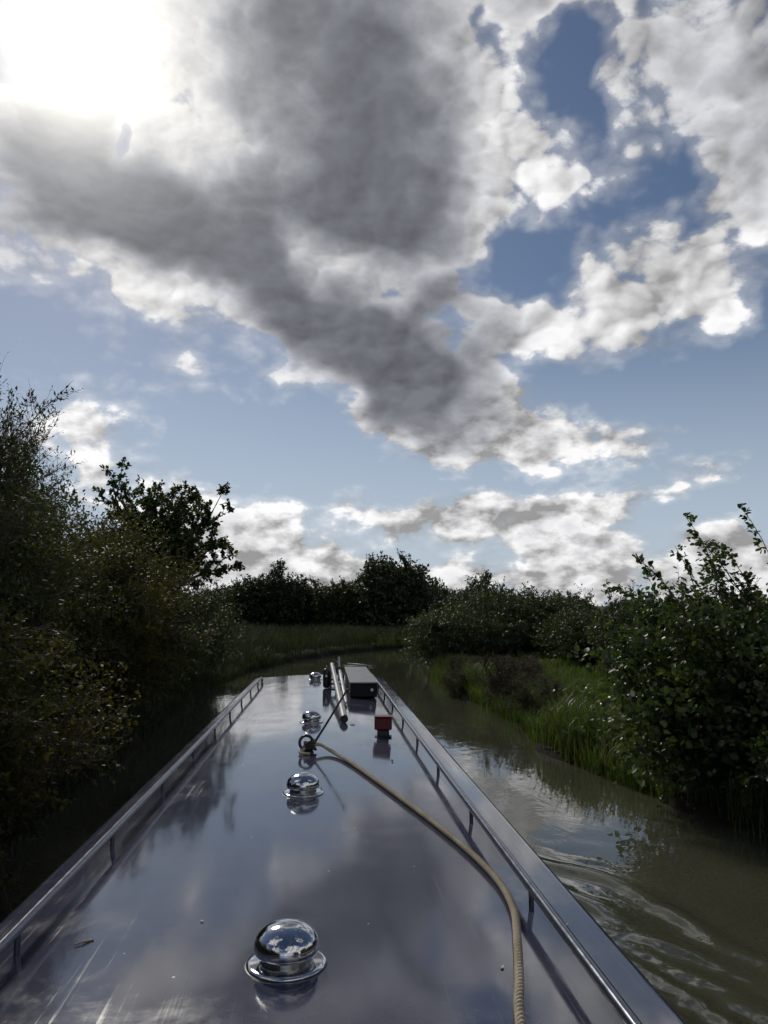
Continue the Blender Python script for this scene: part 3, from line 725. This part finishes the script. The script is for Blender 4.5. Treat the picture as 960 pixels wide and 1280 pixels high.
# pole rack with wheel-like fender, and the poles
M_pole = simple('grey_pole_paint', (.30, .30, .29), .38, .2, .2, 14)
M_pole2 = simple('silver_pole', (.5, .5, .5), .3, .7, .2, 14)
rk = empty('pole_rack', (.22, 9.3, roofz(.22)), 'black metal rack holding the poles left of the long box', 'rack')
m = MB(); m.box((0, .0, .006), (.22, .28, .012), bev=.003); m.box((-.075, 0, .09), (.022, .05, .17), bev=.004); m.box((.075, 0, .09), (.022, .05, .17), bev=.004); m.box((0, 0, .105), (.15, .045, .02), bev=.004)
m.build('stand', M_dark, rk, True, sharp=30)
m = MB(); m.box((0, .62, .006), (.2, .1, .012), bev=.003); m.box((0, .62, .10), (.02, .04, .2), bev=.004); m.box((0, .62, .2), (.17, .04, .02), bev=.004); m.build('rear_stand', M_dark, rk, True, sharp=30)
fd = empty('fender', (.095, 9.32, roofz(.1) + .115), 'black round-ended rubber fender hung left of the pole rack', 'fender')
m = MB(); m.lathe([(.0001, .118), (.02, .116), (.036, .10), (.042, .08), (.042, -.08), (.036, -.10), (.02, -.112), (.0001, -.114)], n=24); m.build('fender_body', M_black, fd, True)
m = MB(); a = np.linspace(0, np.pi * 2, 20); m.tube([(0, .018 * math.cos(t), .130 + .018 * math.sin(t)) for t in a], .004, 6, False); m.build('eye', M_pole, fd, True)
m = MB(); m.lathe([(.0001, 0), (.012, -.001), (.016, -.006)], n=16); v = m.v[0]; m.v[0] = np.stack([v[:, 0], -.0425 + v[:, 2] * -1 - .006, v[:, 1] + .03], -1); m.build('badge', simple('white_disc', (.7, .7, .7), .4), fd, True)
p1 = MB(); A = np.array((.235, 6.45, roofz(.23) + .032)); B = np.array((.165, 9.95, roofz(.17) + .235))
t = np.linspace(0, 1, 12); p1.tube(A + (B - A) * t[:, None], np.linspace(.031, .026, 12), 20); 
o = p1.build('boat_pole', M_pole, None, True, sharp=50); tag(o, 'thick pale grey pole, the longest, propped on the rack left of the box', 'pole')
m = MB(); d = unit(A - B); m.tube([A - d * .03, A + d * .004, A + d * .008], [.0325, .0325, .030], 20); e = m.build('end_cap', M_black, None, True, sharp=40); e.parent = o
m = MB(); A = np.array((.28, 7.6, roofz(.3) + .03)); B = np.array((.262, 10.1, roofz(.27) + .17)); m.tube(A + (B - A) * t[:, None], np.interp(t, [0, .05, .9, 1], [.012, .024, .022, .012]), 14)
o = m.build('boat_hook', M_pole2, None, True, sharp=60); tag(o, 'thinner silver pole between the thick grey pole and the box', 'pole')
m = MB(); A = np.array((.262, 9.95, roofz(.27) + .03)); B = np.array((.250, 9.98, roofz(.27) + .33)); m.tube(A + (B - A) * t[:, None], .0165, 12); 
o = m.build('upright_tube', M_pole2, None, True, sharp=60); tag(o, 'short upright silver tube standing behind the poles', 'tube')
m = MB(); m.tube([A + (B - A) * .78 + np.array((-.03, 0, 0)), A + (B - A) * .78 + np.array((.02, 0, 0))], .009, 8); e = m.build('clamp', M_dark, None, True); e.parent = o
# thin battens across behind the box
M_bat = simple('pale_batten', (.34, .34, .33), .45, 0, .2, 20)
for k, (x0, y0, z0, x1, y1, z1, lb) in enumerate([(.40, 11.10, .185, .72, 10.78, .17, 'topmost thin pale batten lying across behind the long box'), (.34, 11.05, .16, .70, 10.86, .15, 'middle thin batten lying across behind the long box'), (.36, 11.16, .13, .74, 10.93, .13, 'lowest thin batten lying across behind the long box')]):
    m = MB(); a_, b_ = np.array((x0, y0, roofz(.5) + z0)), np.array((x1, y1, roofz(.5) + z1)); m.tube([a_, (a_ + b_) / 2, b_], [.009, .0115, .0115], 6)
    o = m.build('batten', M_bat, None); tag(o, lb, 'batten', 'thin battens behind the roof box')
rs = empty('batten_rest', (.66, 10.92, roofz(.66)), 'small black stand carrying the battens behind the long box', 'stand')
m = MB(); m.box((0, 0, .005), (.1, .14, .01), bev=.002); m.box((0, 0, .055), (.03, .03, .10), bev=.003); m.box((0, 0, .112), (.035, .16, .016), bev=.003); m.box((0, .078, .14), (.03, .014, .06), bev=.003); m.box((0, -.078, .14), (.03, .014, .06), bev=.003)
m.build('bracket', M_dark, rs, True, sharp=30)

# debris on the roof
M_twig = simple('dry_twig', (.26, .19, .12), .8, 0, .3, 60)
m = MB(); x0 = -.59; zz = roofz(x0); m.tube(spline([(x0 - .022, 2.318, zz + .003), (x0, 2.33, zz + .0045), (x0 + .015, 2.342, zz + .003), (x0 + .024, 2.344, zz + .004)], 5), [.002] * 5 + [.0032] * 6 + [.0022] * 5, 6)
tag(m.build('twig', M_twig, None, True), 'short pale twig lying on the lower left of the roof', 'twig')
def scrap(x, y, L, w, rz, mat, label, curl=.2):
    n = 9; V = []
    for i in range(n):
        t = i / (n - 1); ww = w * math.sin(math.pi * min(.97, max(.03, t))) ** .7
        for s in (-1, 0, 1): V.append(((t - .5) * L, s * ww / 2, .0012 + abs(s) * ww * curl + .3 * L * curl * (2 * t - 1) ** 2))
    V = np.array(V); V2 = np.vstack([V, V - np.array((0, 0, .0006))])
    Q = [(i * 3 + j, i * 3 + j + 1, i * 3 + j + 4, i * 3 + j + 3) for i in range(n - 1) for j in (0, 1)]
    Q2 = [tuple(k + 3 * n for k in q[::-1]) for q in Q]
    o = obj('fallen_leaf', V2, [np.array(Q + Q2)], mat, None, True, (x, y, roofz(x) + .001)); o.rotation_euler = (0, 0, rz)
    tag(o, label, 'fallen leaf')
M_pale = simple('pale_dry_leaf', (.45, .42, .34), .7, 0, .3, 80); M_brn = simple('brown_dry_leaf', (.07, .05, .035), .7, 0, .3, 80)
scrap(.535, 2.09, .022, .009, 1.2, M_pale, 'small pale leaf scrap just left of the rope near the viewer')
scrap(.30, 6.35, .045, .022, .2, M_brn, 'brown curled leaf on the roof below the end of the thick pole')
scrap(.49, 4.85, .022, .016, .8, M_brn, 'tiny dark leaf scrap between the rope and the right handrail', .5)
scrap(-.28, 2.42, .013, .008, 2.2, M_pale, 'tiny pale scrap up and left from the nearest vent')
scrap(.80, 2.40, .018, .008, .6, M_pale, 'pale scrap outside the right handrail near a post')
scrap(.835, 1.62, .022, .009, 1.0, M_brn, 'dark leaf scrap on the roof edge outside the right handrail')
scrap(.06, 4.1, .010, .008, 1.0, M_brn, 'tiny dark crumb right of the second vent', .5)

# ------------------------------------------------------------------ camera
cam = bpy.data.cameras.new('camera'); co = bpy.data.objects.new('camera', cam); COL.objects.link(co)
co.location = (.07, 0, 2.10)
PIT, YAW = R(7.4), R(4.35)
co.rotation_euler = Euler((R(90) + PIT, 0, -YAW), 'XYZ')
cam.sensor_fit = 'VERTICAL'; cam.sensor_height = 24; cam.lens = 24 * 962 / 1280
cam.clip_start = .05; cam.clip_end = 6000
C.camera = co

# ------------------------------------------------------------------ light
SUN_AZ, SUN_EL = -19.6, 36.4        # azimuth from +Y towards +X
sd = Vector((math.sin(R(SUN_AZ)) * math.cos(R(SUN_EL)), math.cos(R(SUN_AZ)) * math.cos(R(SUN_EL)), math.sin(R(SUN_EL))))
sl = bpy.data.lights.new('sun', 'SUN'); so = bpy.data.objects.new('sun', sl); COL.objects.link(so)
sl.energy = 1.5; sl.angle = R(10); sl.color = (1, .93, .82)
so.rotation_euler = sd.to_track_quat('Z', 'Y').to_euler(); so.location = (0, 0, 50)

# ------------------------------------------------------------------ sky
def px2ae(px, py):      # a direction of the sky as azimuth / elevation
    F_ = 962; a = (px - 480) / F_; b_ = (640 - py) / F_
    f = math.cos(PIT) - b_ * math.sin(PIT); u = b_ * math.cos(PIT) + math.sin(PIT)
    x, y = a * math.cos(YAW) + f * math.sin(YAW), -a * math.sin(YAW) + f * math.cos(YAW)
    return math.atan2(x, y), math.atan2(u, math.hypot(x, y))
W = bpy.data.worlds.new('World'); C.world = W; W.use_nodes = True
wt = NT(W.node_tree); wt.n.clear()
#SKYPARAMS
CLOUDS = [  # centre, radii, tilt (clockwise), weight
    (450, 80, 340, 300, 0, 1.65), (90, 250, 330, 150, 8, 1.3), (290, 350, 320, 140, 30, 1.3), (480, 340, 200, 200, 20, 1.25),
    (545, 480, 120, 130, 15, 1.25), (690, 545, 220, 95, 4, 1.1), (590, 560, 150, 70, 10, .7), (800, 550, 90, 45, 10, .45), (470, 500, 80, 60, 0, .5),
    (250, 60, 260, 200, 0, .5), (60, 60, 200, 150, 0, .5), (60, 155, 110, 60, -8, .7), (205, 175, 60, 50, 30, .5), (120, 130, 60, 30, -10, .9), (200, 430, 200, 50, 22, .45),
    (700, 215, 150, 110, -15, .72), (775, 375, 200, 110, -3, 1.0), (830, 290, 90, 60, -20, .6), (640, 385, 90, 50, 10, .5), (880, 360, 110, 60, 0, .55),
    (950, 90, 260, 210, 15, 1.2), (965, 240, 130, 140, 0, .9), (830, 60, 120, 90, 0, .6), (700, 5, 130, 50, 0, .8),
    (110, 520, 120, 90, 20, .85), (250, 645, 190, 85, 10, .95), (330, 690, 190, 80, 0, .8),
    (475, 645, 90, 50, 15, .95), (590, 660, 130, 48, 0, 1.05), (710, 665, 130, 62, 10, 1.1), (770, 695, 90, 40, 0, .7),
    (600, 738, 620, 62, 0, 1.15), (870, 630, 190, 50, -10, .85), (900, 715, 240, 60, 0, .75), (150, 730, 260, 60, 0, .8),
    (150, 185, 48, 62, 25, -1.0), (235, 220, 130, 90, 40, -.13), (445, 330, 120, 50, 15, -.15), (200, 400, 200, 60, 25, -.1), (620, 200, 80, 160, 0, -.08),
    (700, 85, 80, 110, 10, -.6), (870, 490, 260, 70, 0, -.7), (300, 560, 220, 55, 10, -.4), (655, 310, 70, 60, -20, -.5), (840, 210, 80, 50, -30, -.4), (580, 400, 60, 70, 0, -.3), (400, 600, 90, 50, 0, -.4), (600, 615, 330, 28, 0, -.5), (520, 700, 60, 25, 0, -.3), (820, 690, 60, 50, 20, -.35)]
def density(vec, fine):
    wn = wt.noise(vec, 3.4, 2, .55, 0, 1); wn2 = wt.noise(vec, 13., 2 if fine else 0, .6, 0, 1)
    v = wt.vmath('ADD', vec, wt.vmath('SCALE', wt.vmath('SUBTRACT', wn, (.5, .5, .5)), scale=.14))
    v = wt.vmath('ADD', v, wt.vmath('SCALE', wt.vmath('SUBTRACT', wn2, (.5, .5, .5)), scale=.05))
    s = wt.new('ShaderNodeSeparateXYZ', {0: v})
    az = wt.math('ARCTAN2', s.outputs[0], s.outputs[1])
    hxy = wt.math('SQRT', wt.math('ADD', wt.math('MULTIPLY', s.outputs[0], s.outputs[0]), wt.math('MULTIPLY', s.outputs[1], s.outputs[1])))
    el = wt.math('ARCTAN2', s.outputs[2], hxy)
    ae = wt.new('ShaderNodeCombineXYZ', {0: az, 1: el}).outputs[0]
    tot = None; dk = None
    for cx, cy, rx_, ry_, rot, w in CLOUDS:
        a0, e0 = px2ae(cx, cy); cr_, sr = math.cos(R(rot)), math.sin(R(rot))
        a1, e1 = px2ae(cx + rx_ * cr_ * .5, cy + rx_ * sr * .5); a2, e2 = px2ae(cx - ry_ * sr * -.5 * -1, cy + ry_ * cr_ * .5)
        L1 = 2 * math.hypot(a1 - a0, e1 - e0); L2 = 2 * math.hypot(a2 - a0, e2 - e0)
        mp = wt.new('ShaderNodeMapping', {'Vector': ae, 'Location': (a0, e0, 0), 'Rotation': (0, 0, math.atan2(e1 - e0, a1 - a0)), 'Scale': (L1, L2, 1)}, vector_type='TEXTURE')
        g = wt.new('ShaderNodeTexGradient', {0: mp.outputs[0]}, gradient_type='SPHERICAL').outputs['Fac']
        g1 = g
        g = wt.math('MULTIPLY', g, w) if tot is None else wt.math('MULTIPLY_ADD', g, w, tot)
        tot = g
        if w >= 1.2: dk = g1 if dk is None else wt.math('ADD', dk, g1)
        if w < 0 and w > -.2: dk = wt.math('MULTIPLY_ADD', g1, w * 8, dk)
    # scattered cumulus over the rest of the sky
    zz = wt.new('ShaderNodeSeparateXYZ', {0: vec}).outputs
    outside = wt.math('MAXIMUM', wt.ramp(wt.math('ABSOLUTE', wt.math('ADD', az, -.08)), .5, .8), wt.ramp(el, .75, 1.0))
    gen = wt.math('MULTIPLY', wt.ramp(wt.noise(vec, 1.6, 2, .5), .40, .62, 0., .85), outside)
    tot = wt.math('ADD', tot, gen)
    sq = wt.vmath('MULTIPLY', vec, (1., 1., 1.5))
    N = wt.noise(sq, 8.0, 8 if fine else 3, .64, .2)
    vr = wt.new('ShaderNodeTexVoronoi', {'Vector': wt.vmath('ADD', sq, wt.vmath('SCALE', wn2, scale=.06)), 'Scale': 15., 'Detail': 1.5 if fine else 0., 'Roughness': .6}, feature='F1')
    puff = wt.math('SUBTRACT', .5, vr.outputs['Distance'])
    D = wt.math('MULTIPLY_ADD', wt.math('SUBTRACT', N, .5), 1.6, wt.math('ADD', tot, .10))
    D = wt.math('MULTIPLY_ADD', puff, .60, D)
    hz_ = wt.ramp(el, .12, .42, 1., 0.)      # smaller, farther clouds towards the horizon
    hv = wt.vmath('MULTIPLY', vec, (1., 1., 1.9)); Nh = wt.noise(hv, 19., 5, .58)
    D = wt.math('MULTIPLY_ADD', wt.math('MULTIPLY', wt.math('SUBTRACT', Nh, .5), hz_), 1.7, D)
    return D, Nh, dk, hz_, hv, sq, vr.outputs['Distance'], wn2
tc = wt.new('ShaderNodeTexCoord').outputs['Generated']
vec = wt.vmath('NORMALIZE', tc)
D, Nh, dk, hz_, hv, sq, pd, wn2_ = density(vec, True)
SD = tuple(sd)
vs = wt.vmath('ADD', vec, wt.vmath('SCALE', wt.vmath('SUBTRACT', SD, vec), scale=.05))
sq2 = wt.vmath('MULTIPLY', vs, (1., 1., 1.5))
cover = wt.ramp(D, .32, .62)
cover = wt.math('MAXIMUM', cover, wt.ramp(D, -.02, .55, 0., .34))
lowv = wt.noise(vec, 4.5, 2, .5)
thick = wt.ramp(wt.math('MULTIPLY_ADD', wt.math('MULTIPLY', dk, wt.ramp(lowv, .3, .7, .55, 1.45, False)), .85, wt.math('MULTIPLY', D, .50)), .25, 1.5)
thick = wt.math('MULTIPLY', thick, wt.math('SUBTRACT', 1., wt.math('MULTIPLY', wt.math('POWER', wt.math('MAXIMUM', wt.vmath('DOT_PRODUCT', vec, tuple(sd), 1), 0.), 130.), .55)))
# light reaching this point of the cloud: less cloud towards the sun -> brighter
lit = wt.math('SUBTRACT', wt.noise(sq, 6.5, 5, .5), wt.noise(sq2, 6.5, 5, .5))
vr2 = wt.new('ShaderNodeTexVoronoi', {'Vector': wt.vmath('ADD', wt.vmath('MULTIPLY', wt.vmath('ADD', vec, wt.vmath('SCALE', wt.vmath('SUBTRACT', SD, vec), scale=.022)), (1., 1., 1.5)), wt.vmath('SCALE', wn2_, scale=.06)), 'Scale': 15., 'Detail': 1.5, 'Roughness': .6}, feature='F1')
hv2 = wt.vmath('ADD', hv, wt.vmath('SCALE', (SD[0], SD[1], SD[2] * 1.9), scale=.022))
lit = wt.math('MULTIPLY_ADD', wt.math('MULTIPLY', wt.math('SUBTRACT', Nh, wt.noise(hv2, 19., 5, .58)), hz_), .95, lit)
lit = wt.math('MULTIPLY_ADD', wt.math('SUBTRACT', vr2.outputs['Distance'], pd), .30, lit)
dot = wt.math('MAXIMUM', wt.vmath('DOT_PRODUCT', vec, SD, 1), 0.)
g8 = wt.math('POWER', dot, 14.); g80 = wt.math('POWER', dot, 110.); g900 = wt.math('POWER', dot, 560.)
bright = wt.math('MULTIPLY', wt.ramp(thick, 0., 1., .50, .118, False), wt.ramp(lit, -.16, .16, wt.ramp(thick, .2, .9, .50, .72), wt.ramp(thick, .2, .9, 1.5, 1.32), False))
boost = wt.math('ADD', 1.0, wt.math('MULTIPLY_ADD', g8, .12, wt.math('MULTIPLY', g80, .0)))
bright = wt.math('MULTIPLY', bright, boost)
ccol = wt.vmath('SCALE', wt.mix(thick, (1.0, .99, .99, 1), (.92, .965, 1.09, 1)), scale=bright)
ccol = wt.vmath('ADD', ccol, wt.vmath('SCALE', (1.0, .88, .66), scale=wt.math('MULTIPLY', wt.math('MULTIPLY', g80, .13), wt.ramp(thick, 0., .8, 1., .05))))
sky = wt.new('ShaderNodeTexSky', sky_type='NISHITA'); sky.sun_disc = False
sky.sun_elevation = R(SUN_EL); sky.sun_rotation = R(SUN_AZ); sky.air_density = 1.0; sky.dust_density = .35; sky.ozone_density = 1.6; sky.altitude = 50
SKYS = .0385
skyc = wt.vmath('SCALE', wt.vmath('MULTIPLY', sky.outputs[0], (1.0, 1., 1.04)), scale=SKYS)
el_ = wt.new('ShaderNodeSeparateXYZ', {0: vec}).outputs[2]
skyc = wt.mix(wt.ramp(el_, .0, .42, .85, 0.), skyc, (.36, .42, .50, 1))
fin = wt.mix(cover, skyc, ccol)
glow = wt.math('MULTIPLY_ADD', g900, 1.1, wt.math('MULTIPLY_ADD', wt.math('POWER', dot, 170.), .20, wt.math('MULTIPLY', wt.math('POWER', dot, 60.), .06)))
fin = wt.vmath('ADD', fin, wt.vmath('SCALE', (1.0, .95, .82), scale=glow))
el_ = wt.new('ShaderNodeSeparateXYZ', {0: vec}).outputs[2]
fin = wt.mix(wt.ramp(el_, -.02, .0), (.06, .07, .06, 1), fin)
BGS = .1
bg = wt.new('ShaderNodeBackground', {'Color': wt.vmath('SCALE', fin, scale=1 / BGS), 'Strength': BGS})
out = wt.new('ShaderNodeOutputWorld'); wt.l.new(bg.outputs[0], out.inputs[0])
W.cycles.sampling_method = 'MANUAL'; W.cycles.sample_map_resolution = 512

C.view_settings.view_transform = 'Standard'; C.view_settings.look = 'None'; C.view_settings.gamma = 1; C.view_settings.exposure = .42
C.render.engine = 'CYCLES'
C.cycles.max_bounces = 6; C.cycles.diffuse_bounces = 2; C.cycles.glossy_bounces = 3; C.cycles.transmission_bounces = 2
C.cycles.use_denoising = True; C.cycles.use_adaptive_sampling = True; C.cycles.adaptive_threshold = .025; C.cycles.adaptive_min_samples = 16
C.cycles.caustics_reflective = False; C.cycles.caustics_refractive = False
C.cycles.sample_clamp_indirect = 4
